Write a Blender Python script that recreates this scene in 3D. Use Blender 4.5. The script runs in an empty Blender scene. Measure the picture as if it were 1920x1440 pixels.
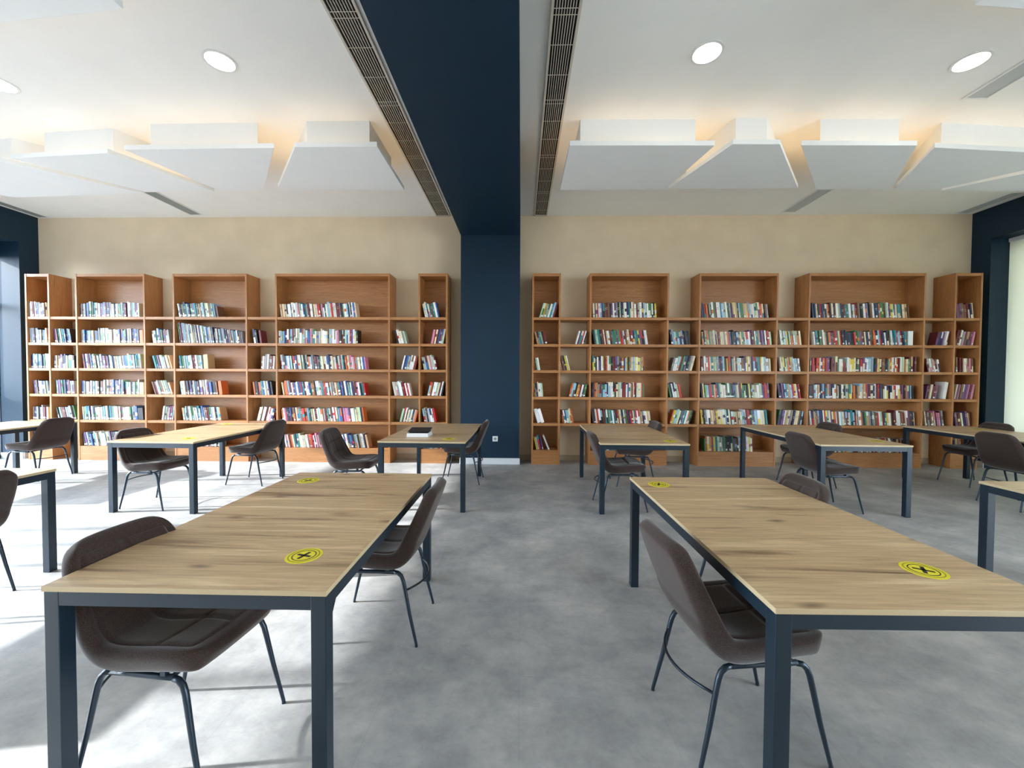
import bpy, math, random
from mathutils import Vector, Matrix
random.seed(7)
PI = math.pi
sc = bpy.context.scene
C = sc.collection

# ------------------------------------------------------------------ camera
W_PX, F_PX = 1920, 740.68
PITCH, YAW, ROLL, CAM_H = -0.02352, 0.02265, -0.00485, 1.458
cam_data = bpy.data.cameras.new('camera')
cam_data.sensor_width = 36.0
cam_data.lens = 36.0 * F_PX / W_PX
cam_data.clip_start = 0.05
cam = bpy.data.objects.new('camera', cam_data)
C.objects.link(cam)
R = Matrix.Rotation(YAW, 3, 'Z') @ Matrix.Rotation(PITCH, 3, 'X') @ Matrix.Rotation(ROLL, 3, 'Y')
M = Matrix.Identity(4)
for i in range(3):
    M[i][0] = R[i][0]; M[i][1] = R[i][2]; M[i][2] = -R[i][1]
M[2][3] = CAM_H
cam.matrix_world = M
sc.camera = cam

# ------------------------------------------------------------------ sky, sun, exposure
sc.view_settings.view_transform = 'Standard'
sc.view_settings.look = 'None'
sc.view_settings.gamma = 1.0
sc.view_settings.use_curve_mapping = False
sc.view_settings.exposure = 1.47

world = bpy.data.worlds.new('sky'); sc.world = world
world.use_nodes = True
bg = world.node_tree.nodes['Background']
bg.inputs[0].default_value = (0.74, 0.87, 1.0, 1)
bg.inputs[1].default_value = 8.0

SUN_EL, SUN_AZ = math.radians(23.0), math.radians(7.0)
sun_dir = Vector((math.cos(SUN_EL) * math.cos(SUN_AZ), math.cos(SUN_EL) * math.sin(SUN_AZ), -math.sin(SUN_EL)))
sl = bpy.data.lights.new('sun', 'SUN'); sl.energy = 5.4; sl.angle = math.radians(1.0); sl.color = (0.97, 0.99, 1.0)
sun = bpy.data.objects.new('sun', sl); C.objects.link(sun)
sun.rotation_euler = sun_dir.to_track_quat('-Z', 'Y').to_euler()
sun.location = (-14, 0, 8)
sc.cycles.max_bounces = 10
sc.cycles.diffuse_bounces = 6
sc.cycles.glossy_bounces = 4
sc.cycles.transparent_max_bounces = 12
sc.cycles.sample_clamp_indirect = 6.0
sc.cycles.caustics_reflective = False
sc.cycles.caustics_refractive = False
sc.cycles.use_denoising = True

# ------------------------------------------------------------------ room measures
XL, XR, YW, YB, ZC = -8.406, 7.42, 6.74, -3.2, 4.14
YF = 6.40            # front of the bookcases and of the pillar
WT = 0.48            # thickness of the side walls
ZO = 3.645           # head of the window openings

def portal(loc, rot, sx, sy):
    l = bpy.data.lights.new('portal', 'AREA'); l.shape = 'RECTANGLE'; l.size = sx; l.size_y = sy
    l.cycles.is_portal = True
    o = bpy.data.objects.new('window_daylight', l); C.objects.link(o)
    o.location = loc; o.rotation_euler = rot
portal((XL - WT - .06, 1.85, 1.85), (0, -PI / 2, 0), 3.6, 9.3)
portal((XR + WT + .06, 1.85, 1.85), (0, PI / 2, 0), 3.6, 9.3)

# ------------------------------------------------------------------ helpers
def lin(c):
    if isinstance(c, str):
        c = tuple(int(c[i:i + 2], 16) for i in (0, 2, 4))
    r = []
    for v in c[:3]:
        v = v / 255.0
        r.append(v / 12.92 if v <= .04045 else ((v + .055) / 1.055) ** 2.4)
    return (r[0], r[1], r[2], 1.0)

class NT:
    def __init__(s, name):
        s.m = bpy.data.materials.new(name); s.m.use_nodes = True
        s.t = s.m.node_tree; s.b = s.t.nodes['Principled BSDF']; s.out = s.t.nodes['Material Output']
    def n(s, typ, **kw):
        nd = s.t.nodes.new(typ)
        for k, v in kw.items():
            if k.startswith('i_'):
                key = k[2:]
                key = int(key) if key.isdigit() else key
                nd.inputs[key].default_value = v
            else:
                setattr(nd, k, v)
        return nd
    def l(s, a, b): s.t.links.new(a, b)
    def ramp(s, src, stops):
        r = s.n('ShaderNodeValToRGB')
        cr = r.color_ramp
        while len(cr.elements) < len(stops): cr.elements.new(.5)
        for e, (p, c) in zip(cr.elements, stops):
            e.position = p; e.color = c
        s.l(src, r.inputs[0])
        return r.outputs[0]
    def coords(s, scale, kind='Object', rot=(0, 0, 0), rnd=False):
        tc = s.n('ShaderNodeTexCoord'); mp = s.n('ShaderNodeMapping')
        mp.inputs['Scale'].default_value = scale; mp.inputs['Rotation'].default_value = rot
        s.l(tc.outputs[kind], mp.inputs[0])
        if rnd:
            oi = s.n('ShaderNodeObjectInfo'); mu = s.n('ShaderNodeMath', operation='MULTIPLY'); mu.inputs[1].default_value = 37.0
            s.l(oi.outputs['Random'], mu.inputs[0]); s.l(mu.outputs[0], mp.inputs['Location'])
        return mp.outputs[0]

def flat(name, col, rough=.6, metal=0.0, spec=.5):
    k = NT(name); k.b.inputs['Base Color'].default_value = lin(col); k.b.inputs['Roughness'].default_value = rough
    k.b.inputs['Metallic'].default_value = metal; k.b.inputs['Specular IOR Level'].default_value = spec
    return k.m

def paint(name, col, rough=.85, var=.04, scale=3.0, bump=.02, spec=.3):
    k = NT(name)
    v = k.coords((scale, scale, scale))
    nz = k.n('ShaderNodeTexNoise'); nz.inputs['Scale'].default_value = 1.0; nz.inputs['Detail'].default_value = 3
    k.l(v, nz.inputs[0])
    c = lin(col); a = tuple(x * (1 - var) for x in c[:3]) + (1,); b = tuple(min(1, x * (1 + var)) for x in c[:3]) + (1,)
    k.l(k.ramp(nz.outputs[0], [(.3, a), (.7, b)]), k.b.inputs['Base Color'])
    n2 = k.n('ShaderNodeTexNoise'); n2.inputs['Scale'].default_value = 90.0
    k.l(v, n2.inputs[0])
    bp = k.n('ShaderNodeBump'); bp.inputs['Strength'].default_value = bump; k.l(n2.outputs[0], bp.inputs['Height'])
    k.l(bp.outputs[0], k.b.inputs['Normal'])
    k.b.inputs['Roughness'].default_value = rough; k.b.inputs['Specular IOR Level'].default_value = spec
    return k.m

def wood(name, base, light, dark, scale, rough=.45, knots=0.0, rnd=True, grain=.35):
    """Grain runs along local X (scale is per axis)."""
    k = NT(name)
    v = k.coords(scale, rnd=rnd)
    wn = k.n('ShaderNodeTexNoise'); wn.inputs['Scale'].default_value = 1.0; wn.inputs['Detail'].default_value = 7
    wn.inputs['Roughness'].default_value = .62; wn.inputs['Distortion'].default_value = .9
    k.l(v, wn.inputs[0])
    col = k.ramp(wn.outputs[0], [(.30, lin(dark)), (.44, lin(base)), (.54, lin(base)), (.68, lin(light))])
    fine = k.n('ShaderNodeTexNoise'); fine.inputs['Scale'].default_value = 6.0; fine.inputs['Detail'].default_value = 3
    k.l(v, fine.inputs[0])
    mx = k.n('ShaderNodeMix', data_type='RGBA', blend_type='MULTIPLY'); mx.inputs[0].default_value = .35
    k.l(col, mx.inputs[6]); k.l(k.ramp(fine.outputs[0], [(.35, (.62, .58, .55, 1)), (.6, (1, 1, 1, 1))]), mx.inputs[7]); mx.inputs[0].default_value = grain
    res = mx.outputs[2]
    if knots:
        v2 = k.coords((1.2, 3.2, 1.0), rnd=rnd)
        nd = k.n('ShaderNodeTexNoise'); nd.inputs['Scale'].default_value = 2.2; nd.inputs['Detail'].default_value = 2
        k.l(v2, nd.inputs[0])
        mixv = k.n('ShaderNodeMix', data_type='VECTOR'); mixv.inputs[0].default_value = .12
        k.l(v2, mixv.inputs[4]); k.l(nd.outputs[1], mixv.inputs[5])
        vo = k.n('ShaderNodeTexVoronoi', voronoi_dimensions='2D'); vo.inputs['Scale'].default_value = 1.0
        k.l(mixv.outputs[1], vo.inputs[0])
        m2 = k.n('ShaderNodeMix', data_type='RGBA', blend_type='MIX')
        fac = k.ramp(vo.outputs['Distance'], [(.0, (knots, knots, knots, 1)), (.022, (knots * .75,) * 3 + (1,)), (.065, (0, 0, 0, 1))])
        k.l(fac, m2.inputs[0]); k.l(res, m2.inputs[6]); m2.inputs[7].default_value = lin((96, 74, 58))
        res = m2.outputs[2]
    k.l(res, k.b.inputs['Base Color'])
    k.b.inputs['Roughness'].default_value = rough
    bp = k.n('ShaderNodeBump'); bp.inputs['Strength'].default_value = .05; k.l(wn.outputs[0], bp.inputs['Height'])
    k.l(bp.outputs[0], k.b.inputs['Normal'])
    return k.m

def floor_material():
    k = NT('grey_stone_vinyl')
    v = k.coords((1, 1, 1))
    a = k.n('ShaderNodeTexNoise'); a.inputs['Scale'].default_value = 2.3; a.inputs['Detail'].default_value = 12; a.inputs['Roughness'].default_value = .66
    k.l(v, a.inputs[0])
    c1 = k.ramp(a.outputs[0], [(.30, lin((142, 143, 144))), (.48, lin((164, 165, 165))), (.66, lin((190, 189, 186)))])
    v2 = k.coords((2.6, 5.5, 1), rot=(0, 0, .35))
    b = k.n('ShaderNodeTexNoise'); b.inputs['Scale'].default_value = 2.4; b.inputs['Detail'].default_value = 11; b.inputs['Roughness'].default_value = .74; b.inputs['Distortion'].default_value = .6
    k.l(v2, b.inputs[0])
    mx = k.n('ShaderNodeMix', data_type='RGBA', blend_type='MULTIPLY'); mx.inputs[0].default_value = .6
    k.l(c1, mx.inputs[6]); k.l(k.ramp(b.outputs[0], [(.30, (.72, .72, .73, 1)), (.55, (1, 1, 1, 1))]), mx.inputs[7])
    sp = k.n('ShaderNodeTexNoise'); sp.inputs['Scale'].default_value = 11; sp.inputs['Detail'].default_value = 9; sp.inputs['Roughness'].default_value = .8
    k.l(v, sp.inputs[0])
    m3 = k.n('ShaderNodeMix', data_type='RGBA', blend_type='MULTIPLY'); m3.inputs[0].default_value = .6
    k.l(mx.outputs[2], m3.inputs[6]); k.l(k.ramp(sp.outputs[0], [(.24, (.5, .49, .48, 1)), (.36, (.84, .84, .84, 1)), (.56, (1, 1, 1, 1))]), m3.inputs[7])
    br = k.n('ShaderNodeTexBrick'); br.offset = .5
    v3 = k.coords((1, 1, 1), rot=(0, 0, PI / 2))
    br.inputs['Scale'].default_value = 1.0; br.inputs['Brick Width'].default_value = 1.25; br.inputs['Row Height'].default_value = .62
    br.inputs['Mortar Size'].default_value = .0016; br.inputs['Mortar Smooth'].default_value = .2
    br.inputs['Color1'].default_value = (.97, .97, .97, 1); br.inputs['Color2'].default_value = (1, 1, 1, 1); br.inputs['Mortar'].default_value = (.84, .84, .84, 1)
    k.l(v3, br.inputs[0])
    m4 = k.n('ShaderNodeMix', data_type='RGBA', blend_type='MULTIPLY'); m4.inputs[0].default_value = .8
    k.l(m3.outputs[2], m4.inputs[6]); k.l(br.outputs[0], m4.inputs[7])
    k.l(m4.outputs[2], k.b.inputs['Base Color'])
    rr = k.n('ShaderNodeMapRange'); rr.inputs['To Min'].default_value = .38; rr.inputs['To Max'].default_value = .62
    k.l(b.outputs[0], rr.inputs[0]); k.l(rr.outputs[0], k.b.inputs['Roughness'])
    bp = k.n('ShaderNodeBump'); bp.inputs['Strength'].default_value = .04; k.l(b.outputs[0], bp.inputs['Height'])
    k.l(bp.outputs[0], k.b.inputs['Normal'])
    k.b.inputs['Specular IOR Level'].default_value = .45
    return k.m

def fabric_material():
    k = NT('brown_grey_wool')
    v = k.coords((1, 1, 1))
    a = k.n('ShaderNodeTexNoise'); a.inputs['Scale'].default_value = 420; a.inputs['Detail'].default_value = 2
    k.l(v, a.inputs[0])
    k.l(k.ramp(a.outputs[0], [(.30, lin((40, 30, 27))), (.5, lin((56, 44, 40))), (.70, lin((78, 66, 62)))]), k.b.inputs['Base Color'])
    k.b.inputs['Roughness'].default_value = .95
    k.b.inputs['Specular IOR Level'].default_value = .1
    k.b.inputs['Sheen Weight'].default_value = .35; k.b.inputs['Sheen Roughness'].default_value = .45
    bp = k.n('ShaderNodeBump'); bp.inputs['Strength'].default_value = .25; bp.inputs['Distance'].default_value = .002
    k.l(a.outputs[0], bp.inputs['Height']); k.l(bp.outputs[0], k.b.inputs['Normal'])
    return k.m

def emit(name, col, strength):
    k = NT(name)
    k.b.inputs['Base Color'].default_value = (.8, .8, .8, 1)
    k.b.inputs['Emission Color'].default_value = col; k.b.inputs['Emission Strength'].default_value = strength
    return k.m

def attr_material(name, rough=.5):
    k = NT(name)
    at = k.n('ShaderNodeAttribute'); at.attribute_name = 'col'
    k.l(at.outputs['Color'], k.b.inputs['Base Color'])
    k.b.inputs['Roughness'].default_value = rough
    return k.m

def glass_material():
    k = NT('window_glass')
    tr = k.n('ShaderNodeBsdfTransparent'); gl = k.n('ShaderNodeBsdfGlossy'); gl.inputs['Roughness'].default_value = .02
    lw = k.n('ShaderNodeLayerWeight'); lw.inputs[0].default_value = .25
    mx = k.n('ShaderNodeMixShader')
    sc_ = k.n('ShaderNodeMath', operation='MULTIPLY'); sc_.inputs[1].default_value = .35
    k.l(lw.outputs['Fresnel'], sc_.inputs[0]); k.l(sc_.outputs[0], mx.inputs[0]); k.l(tr.outputs[0], mx.inputs[1]); k.l(gl.outputs[0], mx.inputs[2])
    k.l(mx.outputs[0], k.out.inputs[0])
    return k.m

def blind_material():
    k = NT('white_roller_blind')
    d = k.n('ShaderNodeBsdfDiffuse'); d.inputs[0].default_value = lin((232, 236, 226))
    t = k.n('ShaderNodeBsdfTranslucent'); t.inputs[0].default_value = lin((240, 238, 222))
    mx = k.n('ShaderNodeMixShader'); mx.inputs[0].default_value = .19
    k.l(d.outputs[0], mx.inputs[1]); k.l(t.outputs[0], mx.inputs[2]); k.l(mx.outputs[0], k.out.inputs[0])
    return k.m

M_FLOOR = floor_material()
M_BEIGE = paint('beige_wall_paint', (216, 202, 178))
M_NAVY = paint('navy_wall_paint', (15, 42, 61), rough=.55, var=.05)
M_CEIL = paint('white_ceiling_paint', (236, 239, 239), var=.015)
M_PANEL = paint('white_panel_paint', (236, 241, 244), var=.01)
M_SKIRT = flat('white_skirting', (214, 218, 222), .4)
M_SKIRTB = flat('beige_skirting', (176, 164, 142), .5)
M_OAK = wood('oak_veneer', (174, 120, 72), (190, 137, 87), (148, 96, 54), (2.2, 26, 34), .42)
M_OAKV = wood('oak_veneer_upright', (174, 120, 72), (190, 137, 87), (148, 96, 54), (30, 26, 2.0), .42)
M_TABLE = wood('knotty_oak_laminate', (194, 166, 128), (222, 196, 156), (126, 98, 72), (.9, 13, 6), .34, knots=.85, grain=.5)
M_EDGE = flat('pale_table_edging', (186, 166, 132), .45)
M_METAL = flat('blue_grey_powder_coat', (24, 40, 52), .36, .2)
M_TUBE = flat('dark_slate_tube', (48, 60, 72), .32, .55)
M_FABRIC = fabric_material()
M_BLACK = flat('black_cloth', (16, 15, 16), .7)
M_RECESS_SHADE = flat('painted_recess_shade', (26, 22, 22), .9)
M_GRILLE = flat('white_grille', (205, 200, 190), .45)
M_WHITE = flat('white_plastic', (226, 230, 232), .35)
M_PAPER = flat('paper_pages', (222, 220, 208), .8)
M_YELLOW = flat('yellow_sticker', (226, 214, 40), .45)
M_OLIVE = flat('olive_print', (150, 142, 30), .5)
M_INK = flat('black_ink', (34, 30, 22), .5)
M_GREY = flat('light_grey_diffuser', (176, 186, 190), .5)
M_SLOT = flat('grey_slot', (132, 140, 142), .5)
M_LED = emit('warm_led_strip', (1.0, .58, .24, 1), 3.0)
M_LAMP = emit('downlight_glow', (1.0, .90, .86, 1), 9.0)
M_BOOK = attr_material('printed_book_cover', .42)
M_GLASS = glass_material()
M_BLIND = blind_material()
M_FRAME = flat('dark_window_frame', (36, 44, 52), .45, .3)
M_LEAF = flat('green_leaf', (60, 96, 44), .5)
M_GROUND = paint('dark_bounce_ground', (74, 74, 76), var=.08)

M_GROUND_WARM = paint('pale_bounce_ground', (196, 190, 182), var=.05)

class MB:
    """Collects boxes, prisms and tubes and links them as one mesh object."""
    def __init__(s): s.v = []; s.f = []; s.c = []; s.mi = []; s.cur = 0; s.smooth = []
    def box(s, x0, x1, y0, y1, z0, z1, mat=None):
        b = len(s.v)
        for x in (x0, x1):
            for y in (y0, y1):
                for z in (z0, z1): s.v.append(Vector((x, y, z)))
        for q in ((0, 1, 3, 2), (4, 6, 7, 5), (0, 4, 5, 1), (2, 3, 7, 6), (0, 2, 6, 4), (1, 5, 7, 3)):
            s.f.append(tuple(b + i for i in q)); s.mi.append(s.cur); s.smooth.append(False)
        if mat is not None:
            for i in range(b, b + 8): s.v[i] = mat @ s.v[i]
        return s
    def prism(s, poly, z0, z1):
        b = len(s.v); n = len(poly)
        area = sum(poly[i][0] * poly[(i + 1) % n][1] - poly[(i + 1) % n][0] * poly[i][1] for i in range(n))
        if area < 0: poly = poly[::-1]
        for x, y in poly: s.v.append(Vector((x, y, z0)))
        for x, y in poly: s.v.append(Vector((x, y, z1)))
        s.f.append(tuple(b + i for i in reversed(range(n)))); s.f.append(tuple(b + n + i for i in range(n)))
        for i in range(n): s.f.append((b + i, b + (i + 1) % n, b + n + (i + 1) % n, b + n + i))
        for _ in range(n + 2): s.mi.append(s.cur); s.smooth.append(False)
        return s
    def tube(s, pts, rad, seg=10):
        pts = [Vector(p) for p in pts]; b = len(s.v); n = len(pts)
        if not hasattr(rad, '__len__'): rad = [rad] * n
        prev = None
        for i, p in enumerate(pts):
            t = (pts[min(i + 1, n - 1)] - pts[max(i - 1, 0)]).normalized()
            if prev is None:
                a = Vector((0, 0, 1)) if abs(t.z) < .9 else Vector((1, 0, 0))
                u = t.cross(a).normalized()
            else:
                u = (prev - t * prev.dot(t)).normalized()
            prev = u; w = t.cross(u)
            for k in range(seg):
                a = 2 * PI * k / seg
                s.v.append(p + (u * math.cos(a) + w * math.sin(a)) * rad[i])
        for i in range(n - 1):
            for k in range(seg):
                k2 = (k + 1) % seg
                s.f.append((b + i * seg + k, b + i * seg + k2, b + (i + 1) * seg + k2, b + (i + 1) * seg + k)); s.mi.append(s.cur); s.smooth.append(True)
        s.f.append(tuple(b + k for k in reversed(range(seg)))); s.f.append(tuple(b + (n - 1) * seg + k for k in range(seg)))
        s.mi += [s.cur] * 2; s.smooth += [False] * 2
        return s
    def disc(s, x, y, z0, z1, r, seg=40, ri=None):
        if ri is None:
            return s.prism([(x + r * math.cos(2 * PI * k / seg), y + r * math.sin(2 * PI * k / seg)) for k in range(seg)], z0, z1)
        b = len(s.v)
        for rr, zz in ((ri, z0), (r, z0), (r, z1), (ri, z1)):
            for k in range(seg):
                a = 2 * PI * k / seg; s.v.append(Vector((x + rr * math.cos(a), y + rr * math.sin(a), zz)))
        for j in range(4):
            for k in range(seg):
                k2 = (k + 1) % seg; j2 = (j + 1) % 4
                s.f.append((b + j * seg + k, b + j2 * seg + k, b + j2 * seg + k2, b + j * seg + k2)[::-1]); s.mi.append(s.cur); s.smooth.append(False)
        return s
    def mesh(s, name, mats, col=None):
        me = bpy.data.meshes.new(name)
        me.from_pydata([tuple(v) for v in s.v], [], s.f)
        for m in (mats if isinstance(mats, (list, tuple)) else [mats]): me.materials.append(m)
        me.polygons.foreach_set('material_index', s.mi)
        me.polygons.foreach_set('use_smooth', s.smooth)
        if s.c:
            at = me.color_attributes.new('col', 'FLOAT_COLOR', 'CORNER')
            data = []
            for p, c in zip(me.polygons, s.c):
                data += list(c) * p.loop_total
            at.data.foreach_set('color', data)
        me.update()
        return me
    def build(s, name, mats, parent=None, bevel=0.0, loc=None):
        o = bpy.data.objects.new(name, s.mesh(name, mats)); C.objects.link(o)
        if parent: o.parent = parent
        if loc: o.location = loc
        if bevel:
            bv = o.modifiers.new('bevel', 'BEVEL'); bv.width = bevel; bv.segments = 2; bv.limit_method = 'ANGLE'
            bv.harden_normals = False
        return o

def tag(o, label=None, cat=None, group=None, kind=None):
    if label: o['label'] = label
    if cat: o['category'] = cat
    if group: o['group'] = group
    if kind: o['kind'] = kind
    return o
def thing(name, label, cat, loc=(0, 0, 0), rz=0.0, group=None):
    o = bpy.data.objects.new(name, None); C.objects.link(o); o.location = loc; o.rotation_euler = (0, 0, rz)
    o.empty_display_size = .1
    return tag(o, label, cat, group)
def struct(o, label=None, cat='wall'):
    return tag(o, label, cat, kind='structure')
def kids(o): return list(o.children)
def dup(root, loc, rz, label, group=None):
    r = root.copy(); C.objects.link(r); r.location = loc; r.rotation_euler = (0, 0, rz); r['label'] = label
    if group: r['group'] = group
    for ch in kids(root):
        c = ch.copy(); C.objects.link(c); c.parent = r
        for g in kids(ch):
            d = g.copy(); C.objects.link(d); d.parent = c
    return r

# ------------------------------------------------------------------ the room
struct(MB().box(XL - WT, XR + WT, YB - .3, YW + .25, -.12, 0).build('floor', M_FLOOR), 'grey mottled stone-look vinyl floor', 'floor')
struct(MB().box(XL - WT, XR + WT, YB - .3, YW + .25, ZC, ZC + .15).build('ceiling', M_CEIL), 'white painted ceiling with hanging panels', 'ceiling')
struct(MB().box(XL - WT, XR + WT, YW, YW + .25, 0, ZC).build('wall_back', M_BEIGE), 'beige painted wall behind the bookcases', 'wall')

def side_wall(name, xi, xo, label):
    x0, x1 = min(xi, xo), max(xi, xo)
    m = MB()
    m.box(x0, x1, 6.467, YW, 0, ZC)            # far pier
    m.box(x0, x1, YB - .3, 6.467, ZO, ZC)      # lintel
    m.box(x0, x1, YB - .3, YB + .3, 0, ZO)     # near pier
    return struct(m.build(name, M_NAVY), label, 'wall')
side_wall('wall_left', XL, XL - WT, 'dark navy wall around the big sunlit window opening')
side_wall('wall_right', XR, XR + WT, 'dark navy wall around the window with the white blind')
struct(MB().box(XL, XR, YB - .3, YB, 0, ZC).build('wall_rear', M_BEIGE), 'beige wall behind the tables', 'wall')

# windows: frame, mullions, panes
def window(name, x, ys, transoms, label, blind=False, y_far=6.467, y_near=YB + .3, zt=ZO):
    f = MB(); t = .05
    head = .25 if not blind else .1
    f.box(x - t, x + t, y_near, y_far, 0.0, .07); f.box(x - t, x + t, y_near, y_far, zt - head, zt)
    f.box(x - t, x + t, y_near, y_near + .07, .07, zt - head); f.box(x - t, x + t, y_far - .008, y_far, .07, zt - head)
    for y in ys: f.box(x - t, x + t, y - .03, y + .03, .07, zt - head)
    for (a, b, z) in transoms: f.box(x - t, x + t, a, b, z - .045, z + .045)
    o = struct(f.build(name, M_FRAME), label, 'window')
    edges = [y_near + .07] + [v for y in ys for v in (y - .03, y + .03)] + [y_far - .008]
    for i in range(0, len(edges), 2):
        MB().box(x - .006, x + .006, edges[i], edges[i + 1], .07, zt - head).build('window_pane', M_GLASS, o)
    return o
window('window_1', XL - WT + .05, (-1.1, .9, 2.62, 2.98, 4.72), [(4.75, 6.41, 2.58)], 'dark framed window wall letting the sun in')
window('window_2', XR + WT - .05, (-1.1, .9, 2.9, 4.9), [], 'window behind the white roller blind', blind=True)
bl = MB()
bl.box(XR + .288, XR + .292, 1.0, 6.466, .05, ZO - .05)
bo = bl.build('roller_blind', M_BLIND)
tag(bo, 'plain pale roller blind drawn down inside the deep navy window opening', 'blind')
MB().box(XR + .262, XR + .318, .98, 6.46, ZO - .06, ZO - .004).build('blind_roller', M_WHITE, bo)
struct(MB().box(-500, XL - WT - .02, -400, 400, -.2, -.08).build('ground', M_GROUND), 'unseen dark ground added outside the windows, keeping bounced light low', 'ground')  # unseen ground, its dark tone chosen to limit bounce onto the ceiling
struct(MB().box(XR + WT + .02, 500, -400, 400, -.2, -.08).build('ground', M_GROUND_WARM), 'unseen pale ground added beyond the blind to bounce light indoors', 'ground')  # unseen ground, kept pale so it bounces daylight up to the ceiling

# pillar and beam
struct(MB().box(-.982, -.024, YF, YW, 0, 3.70).build('pillar', M_NAVY), 'dark navy pillar between the two rows of bookcases', 'pillar')
struct(MB().box(-.982, -.024, YB, YW, 3.70, ZC).build('ceiling_beam', M_NAVY), 'wide dark navy beam running under the ceiling', 'beam')
struct(MB().box(-.995, -.012, YF - .014, YF, 0, .10).build('baseboard_pillar', M_SKIRT, bevel=.003), 'white skirting at the foot of the navy pillar', 'baseboard')
struct(MB().box(XL + .02, -.982, YW - .014, YW, 0, .095).build('baseboard_back', M_SKIRTB), 'beige skirting behind the bookcases on the window side', 'baseboard')
struct(MB().box(-.024, XR - .02, YW - .014, YW, 0, .095).build('baseboard_back', M_SKIRTB), 'beige skirting behind the bookcases past the pillar', 'baseboard')
struct(MB().box(XL - WT + .1, XL, 6.453, 6.467, 0, .10).build('baseboard_left', M_SKIRT), 'white skirting across the sunlit window reveal', 'baseboard')
struct(MB().box(XL, XL + .014, 6.467, YW - .014, 0, .10).build('baseboard_left', M_SKIRT), 'white skirting on the navy wall in the window-side corner', 'baseboard')
struct(MB().box(XR - .014, XR, 6.467, YW - .014, 0, .10).build('baseboard_right', M_SKIRT), 'white skirting on the navy wall in the blind-side corner', 'baseboard')

s = thing('power_socket', 'small white square wall socket low on the navy pillar', 'socket', (-.414, YF, .415))
MB().box(-.043, .043, -.010, 0, -.043, .043).build('cover_plate', M_WHITE, s, bevel=.003)
o = MB().disc(0, 0, 0, .003, .024, 24, .019).build('socket_ring', M_GREY, s); o.rotation_euler = (PI / 2, 0, 0); o.location = (0, -.010, 0)
o = MB().disc(0, 0, 0, .0015, .019, 24).build('socket_recess', M_SLOT, s); o.rotation_euler = (PI / 2, 0, 0); o.location = (0, -.010, 0)

# ------------------------------------------------------------------ ceiling things
def downlight(x, y, label):
    t = thing('downlight', label, 'ceiling light', (x, y, ZC), 0, 'round recessed ceiling lights')
    MB().disc(0, 0, -.008, 0, .128, 48, .108).build('trim_ring', M_WHITE, t)
    MB().disc(0, 0, -.006, -.001, .108, 48).build('lamp_disc', M_LAMP, t)
downlight(-2.60, 3.40, 'round glowing downlight between the beam and the windows, nearer the beam')
downlight(-4.87, 3.63, 'round glowing downlight nearest the windows')
downlight(1.53, 3.38, 'round glowing downlight just past the beam, beside the long dark grille')
downlight(3.81, 3.51, 'round glowing downlight farther from the beam, on the blind side')

downlight(-2.60, .80, 'unseen downlight added overhead near the camera, window side of the beam')  # this row of lamps is unseen, added to brighten the near tables
downlight(-4.87, .80, 'unseen downlight added overhead near the camera, closest to the windows')
downlight(1.53, .80, 'unseen downlight added overhead near the camera, just past the beam')
downlight(3.81, .80, 'unseen downlight added overhead near the camera, closest to the blind')
def grille(x0, x1, y0, y1, label):
    t = thing('air_grille', label, 'air vent', ((x0 + x1) / 2, (y0 + y1) / 2, ZC), 0, 'long ceiling air grilles')
    w = (x1 - x0) / 2; L = (y1 - y0) / 2
    MB().box(-w + .02, w - .02, -L + .02, L - .02, -.004, 0).build('shade_backing', M_RECESS_SHADE, t)  # flat dark sheet painted in place of the shade inside the recess
    f = MB().box(-w, -w + .02, -L, L, -.022, 0).box(w - .02, w, -L, L, -.022, 0).box(-w + .02, w - .02, -L, -L + .02, -.022, 0).box(-w + .02, w - .02, L - .02, L, -.022, 0)
    f.build('frame', M_GRILLE, t)
    sl_ = MB(); n = 8
    for i in range(n):
        x = -w + .02 + (2 * w - .04) * (i + 1) / (n + 1)
        sl_.box(x - .003, x + .003, -L + .02, L - .02, -.018, -.005)
    sl_.build('lengthwise_slats', M_GRILLE, t)
    y = -L + .3; i = 0
    bar = MB().box(-w + .02, w - .02, -.003, .003, -.0195, -.0181).mesh('cross_bar', M_GRILLE)
    while y < L - .1:
        for dy in ((0, .053) if i % 3 == 2 else (0,)):
            o = bpy.data.objects.new('cross_bar', bar); C.objects.link(o); o.parent = t; o.location = (0, y + dy, 0)
        y += .32; i += 1
grille(-1.445, -1.205, -2.8, 6.70, 'long slatted air grille along the window side of the navy beam')
grille(.205, .425, -2.8, 6.70, 'long dark slatted air grille past the navy beam')

def slot(x0, x1, y0, y1, label, mat):
    t = thing('linear_diffuser', label, 'air vent', ((x0 + x1) / 2, (y0 + y1) / 2, ZC), 0, 'short ceiling diffusers')
    w = (x1 - x0) / 2; L = (y1 - y0) / 2
    MB().box(-w, -w + .018, -L, L, -.012, 0).box(w - .018, w, -L, L, -.012, 0).box(-w + .018, w - .018, -L, -L + .018, -.012, 0).box(-w + .018, w - .018, L - .018, L, -.012, 0).build('frame', M_WHITE, t)
    MB().box(-w + .018, w - .018, -L + .018, L - .018, -.004, 0).build('diffuser_plate', mat, t)
slot(4.235, 4.465, 3.17, 3.97, 'grey ceiling diffuser beside the downlight on the blind side', M_GREY)
slot(4.235, 4.465, 5.81, 6.62, 'grey ceiling diffuser above the widest bookcase past the pillar', M_GREY)
slot(7.09, 7.31, 5.95, 6.72, 'grey ceiling diffuser in the corner above the narrow bookcase by the blind', M_GREY)
slot(-5.61, -5.39, 5.76, 6.63, 'dark grey ceiling diffuser above the second bookcase from the windows', M_SLOT)
slot(-8.35, -8.15, 5.0, 6.72, 'dark grey ceiling diffuser along the window wall corner', M_SLOT)

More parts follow.
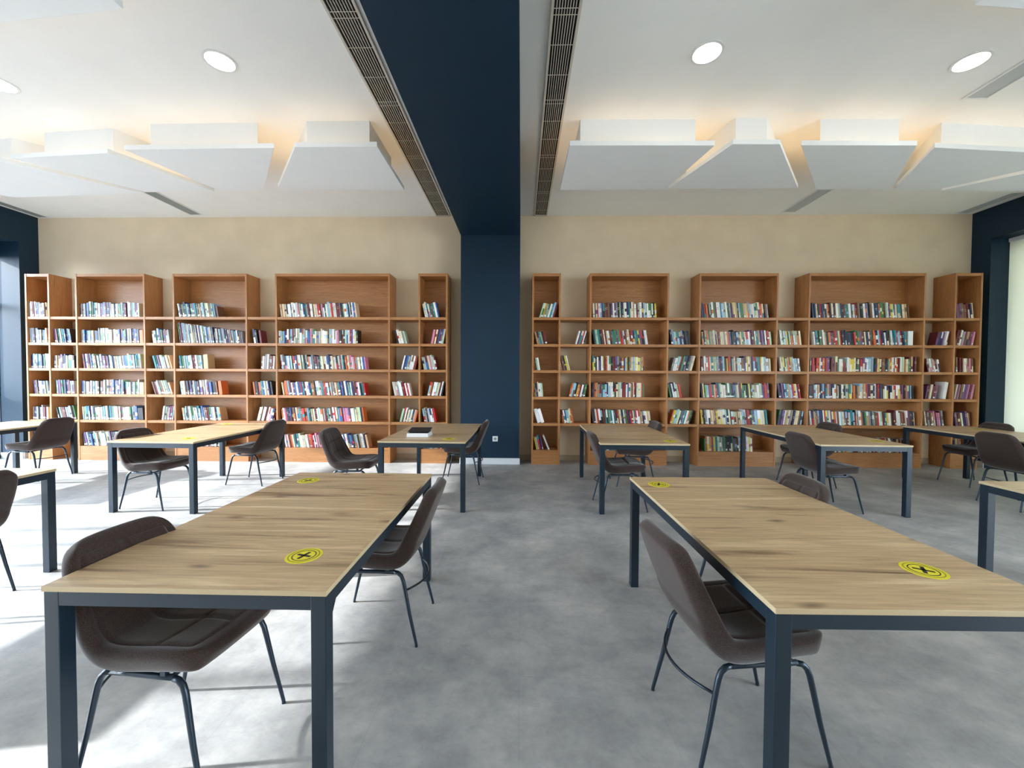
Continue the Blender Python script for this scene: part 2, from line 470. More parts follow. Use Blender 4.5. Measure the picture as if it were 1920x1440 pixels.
def inset(poly, d):
    n = len(poly); A = sum(poly[i][0] * poly[(i + 1) % n][1] - poly[(i + 1) % n][0] * poly[i][1] for i in range(n))
    if A < 0: poly = poly[::-1]
    lines = []
    for i in range(n):
        a = Vector(poly[i]); b = Vector(poly[(i + 1) % n]); t = (b - a).normalized(); nn = Vector((-t.y, t.x))
        lines.append((a + nn * d, t))
    out = []
    for i in range(n):
        p, t = lines[i - 1]; q, u = lines[i]
        den = t.x * u.y - t.y * u.x
        k = ((q.x - p.x) * u.y - (q.y - p.y) * u.x) / den
        out.append((p.x + t.x * k, p.y + t.y * k))
    return out
ZP = 3.80
def cloud(poly, label, d=.125):
    cx = sum(p[0] for p in poly) / len(poly); cy = sum(p[1] for p in poly) / len(poly)
    poly = [(p[0] - cx, p[1] - cy) for p in poly]
    t = thing('ceiling_panel', label, 'ceiling panel', (cx, cy, ZP), 0, 'white backlit ceiling panels')
    MB().prism(poly, 0, .05).build('panel_plate', M_PANEL, t, bevel=.003)
    ins = inset(poly, d)
    MB().prism(ins, .05, ZC - ZP).build('drop_box', M_PANEL, t)
    o1 = inset(poly, d - .012); o2 = inset(poly, d - .024)
    m = MB(); b = 0
    n = len(o1)
    for i in range(n):
        j = (i + 1) % n
        m.prism([o1[i], o1[j], o2[j], o2[i]], .050, .058)
    m.build('led_strip', M_LED, t)
cloud([(.485, 4.10), (1.96, 4.12), (1.80, 5.08), (.482, 5.08)], 'white ceiling panel closest past the beam, over the pillar-side bookcases')
cloud([(2.13, 4.10), (2.605, 4.11), (3.44, 5.06), (1.835, 5.06)], 'white ceiling panel second past the beam, shortest front edge')
cloud([(2.83, 4.13), (4.00, 4.15), (4.61, 5.10), (3.68, 5.09)], 'white ceiling panel third past the beam')
cloud([(4.215, 4.19), (6.00, 4.36), (5.20, 5.12), (4.66, 5.11)], 'white ceiling panel fourth past the beam')
cloud([(6.20, 4.40), (7.10, 4.50), (7.15, 5.20), (5.27, 5.14)], 'white ceiling panel by the blind wall')
cloud([(-2.35, 4.09), (-1.495, 4.09), (-1.50, 5.06), (-3.085, 4.98)], 'white ceiling panel closest to the beam on the window side')
cloud([(-4.18, 4.11), (-2.575, 4.10), (-3.30, 5.03), (-3.88, 5.05)], 'white ceiling panel second from the beam on the window side')
cloud([(-5.62, 4.26), (-4.42, 4.17), (-3.97, 5.07), (-4.87, 5.06)], 'white ceiling panel third from the beam on the window side')
cloud([(-7.55, 4.62), (-5.80, 4.32), (-4.96, 5.10), (-6.80, 5.20)], 'white ceiling panel nearest the windows, far row')
cloud([(-8.2, 4.72), (-7.72, 4.66), (-7.02, 5.22), (-8.2, 5.30)], 'small white ceiling panel touching the window corner')
cloud([(-2.575, 1.60), (-2.575, 2.545), (-3.9, 2.66), (-5.4, 2.8), (-4.6, 1.7)], 'white ceiling panel overhead on the window side')
cloud([(2.84, 1.7), (5.0, 1.8), (5.4, 2.85), (2.845, 2.61)], 'white ceiling panel overhead on the blind side')

# ------------------------------------------------------------------ bookcases
SHELF = [2.385, 1.955, 1.532, 1.102, .672]     # tops of the five shelves
ZT = 3.09; ST = .042; BT = .235
CASES = {   # x of both outer sides, description
 'A': (-8.236, -7.824, 'narrow bookcase at the window end'), 'B': (-7.382, -6.208, 'second bookcase from the windows'),
 'C': (-5.737, -4.498, 'third bookcase from the windows'), 'D': (-4.025, -2.139, 'widest window-side bookcase'),
 'E': (-1.668, -1.197, 'narrow bookcase before the pillar'), 'F': (.176, .633, 'narrow bookcase just past the pillar'),
 'G': (1.104, 2.360, 'second bookcase past the pillar'), 'H': (2.841, 4.083, 'third bookcase past the pillar'),
 'I': (4.560, 6.372, 'widest blind-side bookcase'), 'J': (6.820, 7.241, 'narrow bookcase beside the blind')}
BAYS = {'AB': 'first open bay from the windows', 'BC': 'second open bay from the windows', 'CD': 'third open bay from the windows', 'DE': 'open bay nearest the pillar, window side',
 'FG': 'first open bay past the pillar', 'GH': 'second open bay past the pillar', 'HI': 'third open bay past the pillar', 'IJ': 'last open bay by the blind'}
ROWS = ['top', 'second', 'third', 'fourth', 'fifth', 'bottom']
for k, (a, b, d) in CASES.items():
    t = thing('bookcase', 'tall oak ' + d + ', six tiers of books', 'bookcase', ((a + b) / 2, YF, 0), 0, 'oak bookcases along the back wall')
    w = (b - a) / 2; D = YW - YF - .004
    for sx in (-1, 1):
        MB().box(min(sx * w, sx * (w - .026)), max(sx * w, sx * (w - .026)), 0, D, 0, ZT).build('side_panel', M_OAKV, t)
    MB().box(-w + .026, w - .026, .004, D, ZT - .045, ZT).build('top_panel', M_OAK, t)
    MB().box(-w + .026, w - .026, D - .012, D, BT, ZT - .045).build('back_panel', M_OAK, t)
    for i, z in enumerate(SHELF):
        MB().box(-w + .026, w - .026, .006, D - .012, z - ST, z).build('shelf', M_OAK, t)
    MB().box(-w + .026, w - .026, .004, D, 0, BT).build('plinth', M_OAK, t)
ks = list(CASES)
for a, b in (('A', 'B'), ('B', 'C'), ('C', 'D'), ('D', 'E'), ('F', 'G'), ('G', 'H'), ('H', 'I'), ('I', 'J')):
    x0, x1 = CASES[a][1], CASES[b][0]
    for i, z in enumerate(SHELF):
        o = MB().box(-(x1 - x0) / 2 + .001, (x1 - x0) / 2 - .001, .006, YW - YF - .004, z - ST, z).build('bridging_shelf', M_OAK, loc=((x0 + x1) / 2, YF, 0))
        tag(o, 'oak bridging board, ' + ROWS[i].replace('fifth', 'lowest') + ' one in the ' + BAYS[a + b], 'shelf', 'oak boards bridging the bookcases')

# ------------------------------------------------------------------ books
NAMED = {'white': (232, 234, 232), 'cream': (222, 210, 178), 'black': (30, 29, 32), 'navy': (34, 44, 84), 'maroon': (104, 34, 44), 'red': (186, 38, 42),
 'grey': (138, 140, 142), 'light blue': (150, 188, 214), 'blue': (48, 92, 160), 'teal': (44, 128, 138), 'green': (62, 122, 76), 'pale green': (172, 200, 170),
 'orange': (206, 106, 52), 'yellow': (224, 200, 70), 'brown': (112, 78, 56), 'purple': (110, 74, 124), 'pink': (206, 132, 160), 'tan': (188, 156, 116)}
PAL_L = 'white white light_blue light_blue grey grey navy navy teal purple grey cream pale_green blue maroon brown green tan black'.split()
PAL_D = 'white white white cream cream grey light_blue teal navy maroon red brown pale_green pink orange blue black white'.split()
PAL_R = 'white white cream cream black black navy navy maroon maroon brown grey pale_green teal red orange light_blue tan green purple yellow white'.split()
PAL_J = 'maroon maroon purple white cream grey brown pink navy tan'.split()
def rotx(px, pz, ang): return px * math.cos(ang) + pz * math.sin(ang), -px * math.sin(ang) + pz * math.cos(ang)
def jitter(c, a=.10):
    f = 1 + random.uniform(-a, a)
    return tuple(max(.004, min(.9, v * f * (1 + random.uniform(-.05, .05)))) for v in c[:3]) + (1.0,)

def add_book(cov, pag, lab, b, origin=(0, 0, 0)):
    """Adds a leaning book: cover boards and spine, page block, spine sticker. b: dict"""
    t, h, d, ang, x, y, z = b['t'], b['h'], b['d'], b['ang'], b['x'] - origin[0], b['y'] - origin[1], b['z'] - origin[2]
    lift = max(0, math.sin(abs(ang)) * t) if ang < 0 else 0
    def P(px, py, pz):
        # pivot: the bottom corner on the side it leans toward stays on the shelf
        if ang >= 0: qx, qz = rotx(px - t, pz, ang); qx += t
        else: qx, qz = rotx(px, pz, ang)
        return Vector((x + qx, y + py, z + qz))
    def bx(mb, x0, x1, y0, y1, z0, z1, col, skip=()):
        i = len(mb.v)
        for a in (x0, x1):
            for c in (y0, y1):
                for e in (z0, z1): mb.v.append(P(a, c, e))
        for q in ((0, 1, 3, 2), (4, 6, 7, 5), (0, 4, 5, 1), (2, 3, 7, 6), (0, 2, 6, 4), (1, 5, 7, 3)):
            mb.f.append(tuple(i + k for k in q)); mb.mi.append(0); mb.smooth.append(False); mb.c.append(col)
    c = .0022
    bx(cov, 0, c, c, d, 0, h, b['c']); bx(cov, t - c, t, c, d, 0, h, b['c'])
    # spine in coloured bands
    z0 = 0
    for zz, col in b['bands']:
        bx(cov, 0, t, 0, c, z0, zz, col); z0 = zz
    bx(pag, c, t - c, c, d - .004, .003, h - .004, (.72, .71, .64, 1))
    if b['tag']:
        bx(lab, .001, t - .001, -.0008, 0, .012, .012 + b['tag'], (.78, .78, .78, 1))

books = []; ENDS = {}
def row(key, r, px0, px1, lean=0, pal=None, h=(.205, .245), t=(.016, .04), face_end=False, tagp=.3, dense=True):
    """px0..px1: where the row begins and ends along the wall, in metres"""
    z = (SHELF + [BT])[r] + .0006
    x = px0; n = 0; row_books = []
    ang0 = math.radians(lean)
    hm = .25 if r == 0 else .24
    lo, hi = (CASES[key][0] + .028, CASES[key][1] - .028) if key in CASES else (CASES[key[0]][1] + .002, CASES[key[1]][0] - .002)
    x = px0 = max(px0, lo + (math.sin(-ang0) * (hm if key != 'C' or r != 1 else .34) if ang0 < 0 else 0))
    px1 = min(px1, hi - (math.sin(ang0) * hm if ang0 > 0 else 0))
    ht = random.uniform(*h) if not isinstance(h[0], tuple) else .2
    while True:
        th = random.triangular(t[0], t[1], t[0] + (t[1] - t[0]) * .35)
        ang = ang0 + (math.radians(random.uniform(-.6, .6)) if not lean else 0)
        if lean == 0: ang = 0
        step = th / math.cos(ang)
        if x + step > px1: break
        if not isinstance(h[0], tuple) and random.random() < .45: ht = random.uniform(*h)
        if isinstance(h[0], tuple):
            f = (x - px0) / (px1 - px0); ht = h[0][0] * (1 - f) + h[0][1] * f + random.uniform(-.012, .012)
        nm = random.choice(pal).replace('_', ' ')
        base = jitter(lin(NAMED[nm])); bands = []
        kind = random.random()
        alt = jitter(lin(NAMED[random.choice(pal).replace('_', ' ')])); ink = lin((40, 38, 44)) if sum(base[:3]) > .9 else lin((222, 216, 200))
        if kind < .35: bands = [(ht, base)]
        elif kind < .6: a = random.uniform(.25, .5) * ht; bands = [(a, base), (a + random.uniform(.02, .07), alt), (ht, base)]
        elif kind < .8: a = random.uniform(.2, .75) * ht; bands = [(a, alt), (ht, base)]
        else:
            a = random.uniform(.45, .7) * ht; bands = [(a, base), (a + .004, ink), (a + .022, base), (a + .027, ink), (ht, base)]
        b = dict(t=th - .0008, h=ht, d=random.uniform(.125, .16), ang=ang, x=x, y=YF + random.uniform(.028, .05), z=z, c=base, bands=bands,
                 tag=random.choice((.022, .03)) if random.random() < tagp and th > .014 else 0, name=nm, key=key, r=r, i=n, lean=lean)
        if ang > 0: b['x'] = x - 0  # leans toward +x
        books.append(b); row_books.append(b); n += 1; x += step
    for b in row_books: b['n'] = n
    ENDS[key, r] = x
    if lean > 0 or lean < 0: pass
    return row_books

# (bay, tier rows: first and last edge along the wall in metres, lean in degrees) ; lean < 0: tops toward the windows, > 0: tops toward the blind
T1 = [('A', -8.230, -7.892, -3), ('B', -7.353, -6.328, -2), ('C', -5.705, -5.041, -9), ('D', -3.960, -2.667, -7), ('E', -1.570, -1.308, -12), ('F', 0.290, 0.575, 16), ('G', 1.159, 2.185, -3), ('H', 2.899, 3.980, -7), ('I', 4.642, 6.190, -6), ('J', 6.892, 7.180, -7)]
T2 = [('A', -8.204, -7.883, -2), ('AB', -7.792, -7.481, -8), ('B', -7.335, -6.336, -2), ('BC', -6.118, -5.802, -7), ('C', -5.649, -4.562, -8), ('CD', -4.401, -4.312, -8), ('D', -3.991, -2.669, 0), ('DE', -2.026, -1.859, -14), ('E', -1.474, -1.255, 11), ('F', 0.241, 0.440, -14), ('FG', 0.880, 1.069, 16), ('G', 1.181, 2.063, -9), ('GH', 2.421, 2.736, -9), ('H', 2.923, 4.030, -7), ('HI', 4.156, 4.509, -8), ('I', 4.635, 6.128, -7), ('IJ', 6.575, 6.765, 12), ('J', 6.881, 7.169, 11)]
T3 = [('A', -8.205, -7.884, -1), ('AB', -7.792, -7.454, -1), ('B', -7.289, -6.307, -7), ('BC', -6.071, -5.782, -15), ('C', -5.673, -5.259, -7), ('CD', -4.299, -4.057, 3), ('D', -3.950, -2.512, -7), ('DE', -1.965, -1.711, 13), ('E', -1.596, -1.360, -12), ('F', 0.235, 0.330, -10), ('FG', 0.676, 0.831, -14), ('G', 1.159, 1.991, -1), ('GH', 2.419, 2.768, 14), ('H', 2.904, 4.013, -4), ('HI', 4.148, 4.493, -8), ('I', 4.636, 6.314, 0), ('IJ', 6.471, 6.679, -11), ('J', 6.885, 7.174, -2)]
T4 = [('A', -8.161, -7.894, -6), ('AB', -7.784, -7.454, -4), ('B', -7.335, -6.351, 0), ('BC', -6.087, -5.770, -17), ('C', -5.653, -5.012, -7), ('CD', -4.410, -4.079, -8), ('D', -3.927, -2.531, -9), ('DE', -2.072, -1.781, -12), ('E', -1.535, -1.263, 13), ('F', 0.220, 0.385, -5), ('FG', 0.783, 1.060, 13), ('G', 1.154, 2.023, 0), ('GH', 2.416, 2.604, -12), ('H', 2.919, 4.014, -6), ('HI', 4.149, 4.494, -9), ('I', 4.629, 6.285, -2), ('IJ', 6.442, 6.633, 9), ('J', 6.898, 7.179, 10)]
T5 = [('A', -8.180, -7.904, -1), ('AB', -7.739, -7.454, -13), ('B', -7.326, -6.395, -4), ('BC', -5.995, -5.777, 8), ('C', -5.614, -4.982, -8), ('CD', -4.379, -4.083, 14), ('D', -3.940, -2.568, -8), ('DE', -1.993, -1.711, 14), ('E', -1.579, -1.377, -11), ('FG', 0.691, 0.882, -11), ('G', 1.176, 2.114, -8), ('GH', 2.414, 2.756, 15), ('H', 2.926, 4.005, -7), ('HI', 4.124, 4.512, 9), ('I', 4.655, 6.313, -6), ('IJ', 6.463, 6.754, -8), ('J', 6.936, 7.193, -9)]
T6 = [('A', -8.274, -7.942, 0), ('B', -7.317, -6.366, -11), ('C', -5.621, -4.987, -6), ('D', -3.890, -2.535, -11), ('E', -1.597, -1.297, -6), ('F', 0.252, 0.382, -13), ('G', 1.249, 1.681, -4), ('H', 2.976, 3.768, -4), ('I', 4.665, 6.217, -4), ('J', 6.933, 7.057, -4)]
for r, T in enumerate((T1, T2, T3, T4, T5, T6)):
    for key, a, b, lean in T:
        pal = PAL_L if key in ('A', 'AB', 'B', 'BC', 'C') else PAL_D if key in ('CD', 'D', 'DE', 'E') else PAL_J if key in ('IJ', 'J') else PAL_R
        h = (.200, .245); tp = .75 if pal is PAL_L else .25
        if key == 'C' and r == 1: h = ((.335, .19),)
        elif r == 0: h = (.215, .255)
        row(key, r, a, b, lean, pal, h, (.014, .038) if not (key == 'C' and r == 1) else (.008, .022), tagp=tp)
def special(key, r, x, t, h, d, ang, nm, face=None, n=1, name_extra=None):
    z = (SHELF + [BT])[r] + .0006
    x = max(x, ENDS.get((key, r), -99) + .002); ENDS[key, r] = x + t / math.cos(math.radians(ang))
    c = jitter(lin(NAMED[nm]))
    books.append(dict(t=t, h=h, d=d, ang=math.radians(ang), x=x, y=YF + .03, z=z, c=c, bands=[(h, c)], tag=0, name=nm, key=key, r=r, i=0, n=1, lean=ang, own=name_extra))
special('CD', 1, -4.303, .028, .215, .15, -6, 'maroon', name_extra='maroon and white thick book ending the row in the')
special('F', 4, 0.276, .052, .235, .16, -17, 'white', name_extra='very thick white book leaning beside its twin in the')
special('F', 4, 0.334, .052, .235, .16, -17, 'white', name_extra='very thick white book ending the row in the')
special('F', 5, 0.450, .024, .25, .16, -22, 'white', name_extra='white book leaning steeply at the row end in the')
special('IJ', 3, 6.700, .05, .27, .16, 9, 'white', name_extra='tall white volume at the row end in the')
special('D', 5, -2.526, .03, .225, .15, -11, 'tan', name_extra='tan book slumping at the row end in the')
special('I', 1, 6.144, .075, .225, .15, 0, 'white', name_extra='thick pale volume closing the row in the')
special('C', 3, -4.994, .05, .225, .15, -7, 'orange', name_extra='broad orange book closing the row in the')
special('C', 0, -5.014, .02, .18, .15, -9, 'brown', name_extra='small brown book leaning at the row end in the')
special('C', 2, -5.250, .07, .235, .15, -3, 'tan', name_extra='broad tan album closing the row in the')
special('B', 1, -6.327, .055, .215, .15, -2, 'orange', name_extra='broad orange book against the side panel in the')
special('B', 4, -6.376, .085, .20, .15, -4, 'black', name_extra='broad dark album against the side panel in the')
special('B', 3, -6.346, .07, .20, .15, 0, 'tan', name_extra='broad tan album against the side panel in the')

def place(b): return CASES[b['key']][2] if b['key'] in CASES else BAYS[b['key']]
ORD = lambda n: '%d%s' % (n, 'th' if 10 <= n % 100 <= 20 else {1: 'st', 2: 'nd', 3: 'rd'}.get(n % 10, 'th'))
for b in books: b['area'] = b['t'] * b['h']
order = sorted(books, key=lambda b: -b['area'])
chosen = order[:300]; rest = order[300:]
GROUPS = {}
for b in chosen:
    cm, pm, lm = MB(), MB(), MB()
    org = (b['x'] + b['t'] / 2, b['y'] + .07, b['z'])
    add_book(cm, pm, lm, b, org)
    o = bpy.data.objects.new('book', cm.mesh('book', M_BOOK)); C.objects.link(o); o.location = org
    p = pm.build('page_block', M_PAPER, o)
    if b['tag']: lm.build('spine_sticker', M_WHITE, o)
    if b.get('own'): lab = b['own'].replace(' in the', ',') + ' ' + place(b) + (', %s tier' % ROWS[b['r']])
    else:
        end = 'window' if b['i'] + 1 <= b['n'] / 2 else 'far'
        k = b['i'] + 1 if end == 'window' else b['n'] - b['i']
        lab = '%s book, %s from %s end, %s tier, %s' % (b['name'], ORD(k), 'window' if end == 'window' else 'blind', ROWS[b['r']], place(b))
    tag(o, lab, 'book', 'books on the oak shelves')
cm, pm, lm = MB(), MB(), MB()
for b in rest: add_book(cm, pm, lm, b)
o = bpy.data.objects.new('remaining_books', cm.mesh('remaining_books', M_BOOK)); C.objects.link(o)
tag(o, 'the many slimmer books filling the oak shelves between the broader ones', 'books', kind='stuff')
pm.build('page_blocks', M_PAPER, o); lm.build('spine_stickers', M_WHITE, o)
BOOK_COUNT = len(books)
print('BOOKS', BOOK_COUNT)

# ------------------------------------------------------------------ tables
TW, TL, TH = .925, 1.55, .75
def arc_x(mb, cx, cy, r, z0, z1, ang):
    for s_ in (-1, 1):
        m = Matrix.Translation((cx, cy, 0)) @ Matrix.Rotation(ang + s_ * PI / 4, 4, 'Z')
        mb.box(-r, r, -r * .2, r * .2, z0, z1, mat=m)
def sticker(parent, x, y, ang):
    o = MB().disc(0, 0, 0, .0012, .066, 48).build('round_sticker', M_YELLOW, parent); o.location = (x, y, TH)
    o['label'] = 'yellow round sticker with a black cross'
    MB().disc(0, 0, .0012, .0018, .044, 48, .0405).build('printed_ring', M_INK, o)
    m = MB(); m.disc(0, 0, .0012, .0017, .057, 48, .053); m.build('printed_border', M_OLIVE, o)
    x_ = MB(); arc_x(x_, 0, 0, .030, .0012, .0018, ang); x_.build('cross_mark', M_INK, o)
def table(x, y, rz, label, stickers, w=TW, L=TL):
    t = thing('library_table', label, 'table', (x + w / 2, y + L / 2, 0), rz, 'oak topped tables with steel legs')
    a, b = w / 2, L / 2
    top = MB().box(-a, a, -b, b, TH - .018, TH).build('tabletop', [M_TABLE, M_EDGE], t, bevel=.0015)
    for p in top.data.polygons:
        if abs(p.normal.z) < .5: p.material_index = 1
    e = .004; lw = .05
    for sx in (-1, 1):
        for sy in (-1, 1):
            x0, x1 = sorted((sx * (a - e), sx * (a - e - lw))); y0, y1 = sorted((sy * (b - e), sy * (b - e - lw)))
            MB().box(x0, x1, y0, y1, 0, TH - .018).build('leg', M_METAL, t, bevel=.002)
    f = MB(); z0, z1 = TH - .066, TH - .0185
    for sy in (-1, 1):
        y0, y1 = sorted((sy * (b - e - .001), sy * (b - e - .030))); f.box(-a + e + lw, a - e - lw, y0, y1, z0, z1)
    for sx in (-1, 1):
        x0, x1 = sorted((sx * (a - e - .001), sx * (a - e - .030))); f.box(x0, x1, -b + e + lw, b - e - lw, z0, z1)
    f.build('apron', M_METAL, t)
    for (sx, sy, an) in stickers: sticker(t, sx - (x + a), sy - (y + b), an)
    return t
table(-1.585, 1.255, 0, 'oak table closest to the camera on the window side, two yellow cross stickers', [(-1.406, 2.572, .5), (-.84, 1.502, .5)], w=.955, L=1.53)
table(.770, 1.210, .012, 'oak table closest to the camera past the aisle, lit warm, two yellow stickers', [(.906, 2.576, .4), (1.47, 1.46, .2)], w=.94)
table(-4.28, 3.975, -.012, 'sunlit oak table in front of the third bookcase from the windows', [(-3.595, 4.191, .3), (-4.10, 5.40, .3)])
table(-1.505, 4.12, -.012, 'oak table with the thick black and white book on it, before the pillar', [(-.78, 4.305, .3)], w=.935)
table(.835, 4.11, -.01, 'oak table in front of the second bookcase past the pillar', [(1.62, 4.289, .6)])
table(3.12, 4.14, -.012, 'oak table in front of the widest blind-side bookcase', [(3.90, 4.40, .3)])
table(5.51, 4.26, .01, 'oak table farthest along, beside the wall with the blind', [(6.2, 5.5, .3)])
table(3.125, 1.20, 0, 'oak table cut by the picture edge, between the near table and the blind', [(3.9, 1.5, .3)])
table(-4.345, 1.27, 0, 'sunlit oak table behind the near window-side chair, cut by the picture edge', [(-4.2, 2.5, .3)])
table(-7.36, 4.03, 0, 'sunlit oak table nearest the window corner, chair pushed to its aisle side', [(-7.2, 5.3, .3)])

# thick boxed book on the table before the pillar
t = thing('boxed_book', 'thick white and black book lying on the table before the pillar', 'book', (-1.165, 4.52, TH + .001), .03)
MB().box(-.125, .125, -.11, .12, 0, .006).build('back_cover', M_WHITE, t)
MB().box(-.122, .118, -.108, .115, .006, .040).build('page_block', M_WHITE, t, bevel=.002)
MB().box(-.108, .110, -.092, .112, .040, .043).build('black_endpaper', M_BLACK, t)
m = MB().box(-.12, .12, 0, .20, -.003, .003, mat=Matrix.Translation((0, -.075, .052)) @ Matrix.Rotation(math.radians(7), 4, 'X')); m.build('lifted_cover', M_BLACK, t)

# ------------------------------------------------------------------ chairs
def catmull(P, n):
    out = []
    Q = [P[0]] + P + [P[-1]]
    for i in range(n + 1):
        s_ = i / n * (len(P) - 1); k = min(int(s_), len(P) - 2); f = s_ - k
        p0, p1, p2, p3 = Q[k], Q[k + 1], Q[k + 2], Q[k + 3]
        out.append(tuple(.5 * ((2 * p1[j]) + (-p0[j] + p2[j]) * f + (2 * p0[j] - 5 * p1[j] + 4 * p2[j] - p3[j]) * f * f + (-p0[j] + 3 * p1[j] - 3 * p2[j] + p3[j]) * f ** 3) for j in range(len(P[0]))))
    return out
# profile of the sitting surface: x, z, half width, side curl
PROF = [(.255, .462, .200, .010), (.212, .474, .212, .014), (.11, .475, .221, .016), (0, .465, .225, .020), (-.09, .458, .227, .026), (-.152, .467, .227, .034),
        (-.200, .508, .226, .040), (-.236, .580, .221, .038), (-.270, .665, .213, .030), (-.304, .757, .200, .022), (-.330, .838, .180, .014)]
FINE = catmull(PROF, 200)
_len = [0]
for i in range(200): _len.append(_len[-1] + math.hypot(FINE[i + 1][0] - FINE[i][0], FINE[i + 1][1] - FINE[i][1]))
def prof(u):
    """u 0..1 by arc length -> x, z, halfwidth, curl, normal"""
    g = u * _len[-1]; lo = 0
    for i in range(200):
        if _len[i + 1] >= g: lo = i; break
    else: lo = 199
    f = 0 if _len[lo + 1] == _len[lo] else (g - _len[lo]) / (_len[lo + 1] - _len[lo])
    a, b = FINE[lo], FINE[lo + 1]
    p = [a[j] * (1 - f) + b[j] * f for j in range(4)]
    i0, i1 = max(0, lo - 3), min(200, lo + 4)
    tx, tz = FINE[i1][0] - FINE[i0][0], FINE[i1][1] - FINE[i0][1]; l_ = math.hypot(tx, tz)
    return p, (tz / l_, -tx / l_)       # normal on the sitting side
def sheet(u, v, off, flatten=1.0):
    """u,v in -1..1 with rounded corners; off along the normal"""
    uu = u * (1 - .03 * abs(v) ** 3 - .055 * abs(v) ** 12)
    k = (1 - .14 * abs(u) ** 14)
    p, n = prof(min(1, max(0, (uu + 1) / 2)))
    y = v * p[2] * k
    cz = p[3] * abs(v) ** 2.2 * flatten
    o = off + cz
    return Vector((p[0] + n[0] * o, y, p[1] + n[1] * o))
def closed_sheet(nu, nv, ext, top, bot, flat_bottom=1.0):
    """a padded slab: TOP and BOT give the offsets, EXT the reach in u and v"""
    m = MB(); T = {}; B = {}
    for i in range(nu + 1):
        for j in range(nv + 1):
            u = (-1 + 2 * i / nu) * ext[0]; v = (-1 + 2 * j / nv) * ext[1]
            T[i, j] = len(m.v); m.v.append(sheet(u, v, top(u, v)))
    for i in range(nu + 1):
        for j in range(nv + 1):
            u = (-1 + 2 * i / nu) * ext[0]; v = (-1 + 2 * j / nv) * ext[1]
            B[i, j] = len(m.v); m.v.append(sheet(u, v, bot(u, v), flat_bottom))
    def q(a, b, c, d): m.f.append((a, b, c, d)); m.mi.append(0); m.smooth.append(True)
    for i in range(nu):
        for j in range(nv):
            q(T[i, j], T[i, j + 1], T[i + 1, j + 1], T[i + 1, j]); q(B[i, j], B[i + 1, j], B[i + 1, j + 1], B[i, j + 1])
    ring = [(i, 0) for i in range(nu)] + [(nu, j) for j in range(nv)] + [(i, nv) for i in range(nu, 0, -1)] + [(0, j) for j in range(nv, 0, -1)]
    for k in range(len(ring)):
        a = ring[k]; b = ring[(k + 1) % len(ring)]
        q(T[a], T[b], B[b], B[a])
    return m
def edge(u, v, w):
    du = (1 - abs(u)) * 3.2; dv = (1 - abs(v)) * 1.0
    d = min(du, dv)
    return max(0.0, min(1.0, d / w))
def rnd(t): return math.sqrt(max(0, 1 - (1 - t) ** 2))
SEAM_U = (-.55, .28, .62)
def quilt(u, v):
    g = 0
    for s_ in SEAM_U: g = max(g, math.exp(-((u - s_) / .014) ** 2))
    g = max(g, math.exp(-(v / .035) ** 2) * (1 if u < 0 else .6))
    e = edge(u / .86, v / .80, .12)
    return (.006 * rnd(e)) - .009 * g * min(1, e * 2) + .004 * rnd(e) * math.cos(u * 5) ** 2
def make_chair():
    t = thing('upholstered_chair', '', 'chair')
    def thick(u):
        return .056 if u < -.05 else .056 - .024 * min(1, (u + .05) / .35)
    sh = closed_sheet(48, 26, (1, 1), lambda u, v: .004 + .016 * rnd(edge(u, v, .10)) - (.005 if edge(u / .86, v / .80, .05) > .3 else 0),
                      lambda u, v: -.004 - thick(u) * rnd(edge(u, v, .16)), .45)
    o = sh.build('seat_shell', M_FABRIC, t); sd = o.modifiers.new('smooth', 'SUBSURF'); sd.levels = 1; sd.render_levels = 1
    pd = closed_sheet(70, 28, (.86, .80), lambda u, v: .016 + quilt(u, v), lambda u, v: .012)
    o = pd.build('quilted_pad', M_FABRIC, t)
    # tubes: per side front leg, rail, rear leg
    zr = .392; yr = .178
    fr = MB()
    for sy in (-1, 1):
        fr.tube([(-.128, sy * yr, zr - .002), (-.05, sy * yr, zr), (.06, sy * yr, zr), (.128, sy * yr, zr + .002)], .0105)
        for x in (-.09, .09): fr.box(x - .010, x + .010, sy * yr - .008, sy * yr + .008, zr + .004, zr + .030)
    fr.tube([(.115, -yr, zr), (.115, -.1, zr + .006), (.115, .1, zr + .006), (.115, yr, zr)], .0085)
    fr.tube([(-.115, -yr, zr), (-.115, -.1, zr + .006), (-.115, .1, zr + .006), (-.115, yr, zr)], .0085)
    fr.build('seat_frame', M_TUBE, t)
    for sx in (1, -1):
        for sy in (-1, 1):
            P = [(sx * .126, sy * yr, zr), (sx * .148, sy * (yr + .001), zr - .005), (sx * .165, sy * (yr + .002), zr - .020), (sx * .176, sy * (yr + .004), zr - .045), (sx * .184, sy * (yr + .006), zr - .08),
                 (sx * .212, sy * (yr + .013), zr - .215), (sx * .252, sy * (yr + .022), .012), (sx * .2525, sy * (yr + .0222), .0)]
            Rr = [.0105, .0108, .011, .011, .0108, .0095, .0075, .0082]
            MB().tube(P, Rr, 12).build('leg', M_TUBE, t)
    A = []
    for k in range(13):
        a = -1 + 2 * k / 12
        A.append((-.190 - .080 * (1 - a * a), a * (yr + .008), .295))
    MB().tube(A, .0058, 8).build('rear_stretcher', M_TUBE, t)
    return t
chair0 = make_chair()
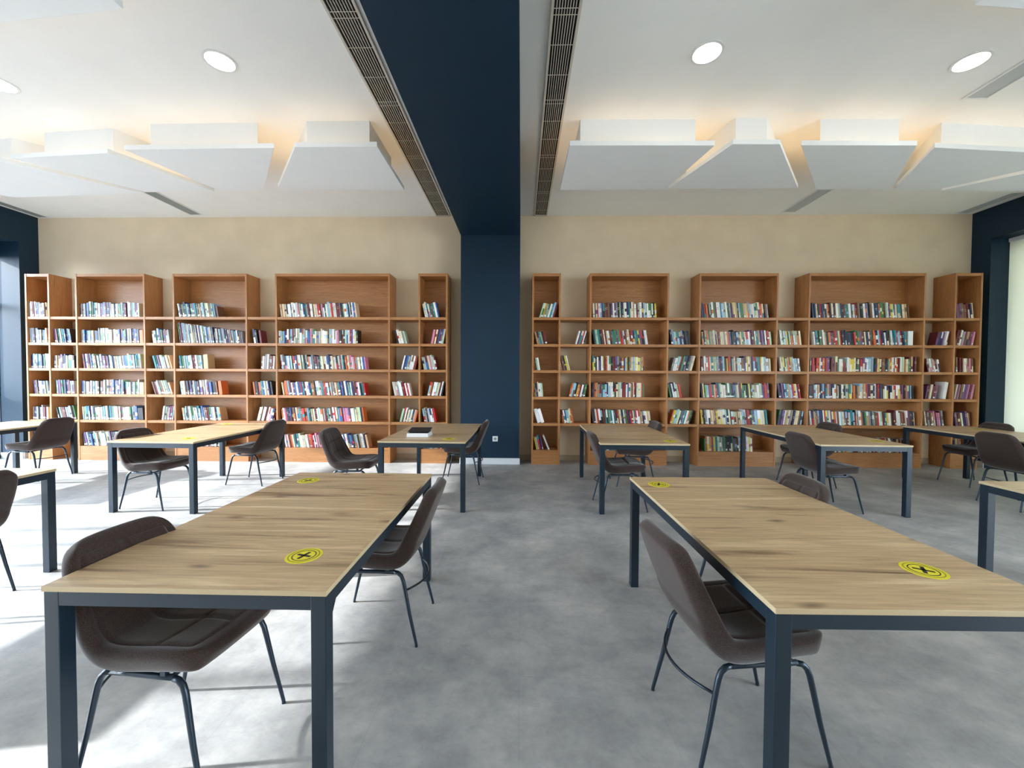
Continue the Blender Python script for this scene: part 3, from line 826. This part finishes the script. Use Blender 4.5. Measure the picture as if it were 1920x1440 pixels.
CH = [
 (-.805, 2.27, 180, 'brown upholstered chair on the aisle side of the near window-side table'),
 (-1.315, 1.52, -6, 'brown upholstered chair tucked under the near window-side table, closest to the camera'),
 (.888, 1.635, 5, 'brown upholstered chair on the aisle side of the near table past the aisle'),
 (1.445, 2.47, 178, 'brown chair showing only its back top beyond the near table past the aisle'),
 (-4.02, 4.28, -4, 'brown chair between the legs of the sunlit table, on its window side'),
 (-1.88, 4.45, 0, 'brown quilted chair standing free, seen side-on before the widest window-side bookcase'),
 (-3.58, 5.22, 176, 'brown chair at the aisle side of the sunlit table, back toward the pillar'),
 (-6.69, 5.30, 180, 'brown chair at the table nearest the window corner'),
 (-3.63, 2.33, 180, 'brown chair just showing at the picture edge, by the sunlit table'),
 (-.79, 5.38, 178, 'brown chair on the aisle side of the table with the thick book'),
 (1.10, 4.40, 0, 'brown chair on the aisle side of the table facing the second bookcase past the pillar'),
 (1.51, 5.36, 180, 'brown chair on the far side of the table by the second bookcase past the pillar'),
 (3.375, 4.43, 0, 'brown chair with its back to the aisle at the table before the widest blind-side bookcase'),
 (3.845, 5.39, 180, 'brown chair mostly hidden behind the table before the widest blind-side bookcase'),
 (5.64, 4.56, 2, 'brown chair with its back to the aisle at the table beside the blind wall'),
 (6.16, 5.50, 180, 'brown chair facing the aisle at the table beside the blind wall'),
]
for i, (x, y, a, lab) in enumerate(CH):
    if i == 0:
        chair0.location = (x, y, 0); chair0.rotation_euler = (0, 0, math.radians(a)); chair0['label'] = lab; chair0['group'] = 'brown upholstered chairs around the tables'
    else:
        dup(chair0, (x, y, 0), math.radians(a), lab, 'brown upholstered chairs around the tables')

# garden plant outside: casts the leaf shadows on the window reveal
t = thing('garden_palm', 'leafy palm outside the window by the far corner', 'plant', (-9.75, 6.27, -.08))
m = MB(); m.tube([(0, 0, 0), (.02, 0, .6), (0, .02, 1.3)], [.06, .05, .04]); m.build('stem', M_LEAF, t)
m = MB()
for k in range(26):
    a = k * 2.399; el = -.25 + 1.1 * ((k * 7) % 10) / 10; L = .75 + .25 * ((k * 3) % 5) / 5
    d = Vector((math.cos(a), math.sin(a), 0)); s_ = Vector((-d.y, d.x, 0)); pts = []
    for j in range(7):
        f = j / 6; p = d * (L * f * math.cos(el)) + Vector((0, 0, 1.25 + L * f * math.sin(el) - .35 * f * f)); w = .055 * math.sin(PI * min(.98, f + .06))
        pts.append((p - s_ * w, p + s_ * w))
    b = len(m.v)
    for p, q in pts: m.v += [p, q, p + Vector((0, 0, .004)), q + Vector((0, 0, .004))]
    for j in range(6):
        o4 = b + j * 4
        for qd in ((0, 1, 5, 4), (2, 6, 7, 3), (0, 4, 6, 2), (1, 3, 7, 5)):
            m.f.append(tuple(o4 + z for z in qd)); m.mi.append(0); m.smooth.append(False)
m.build('leaves', M_LEAF, t)
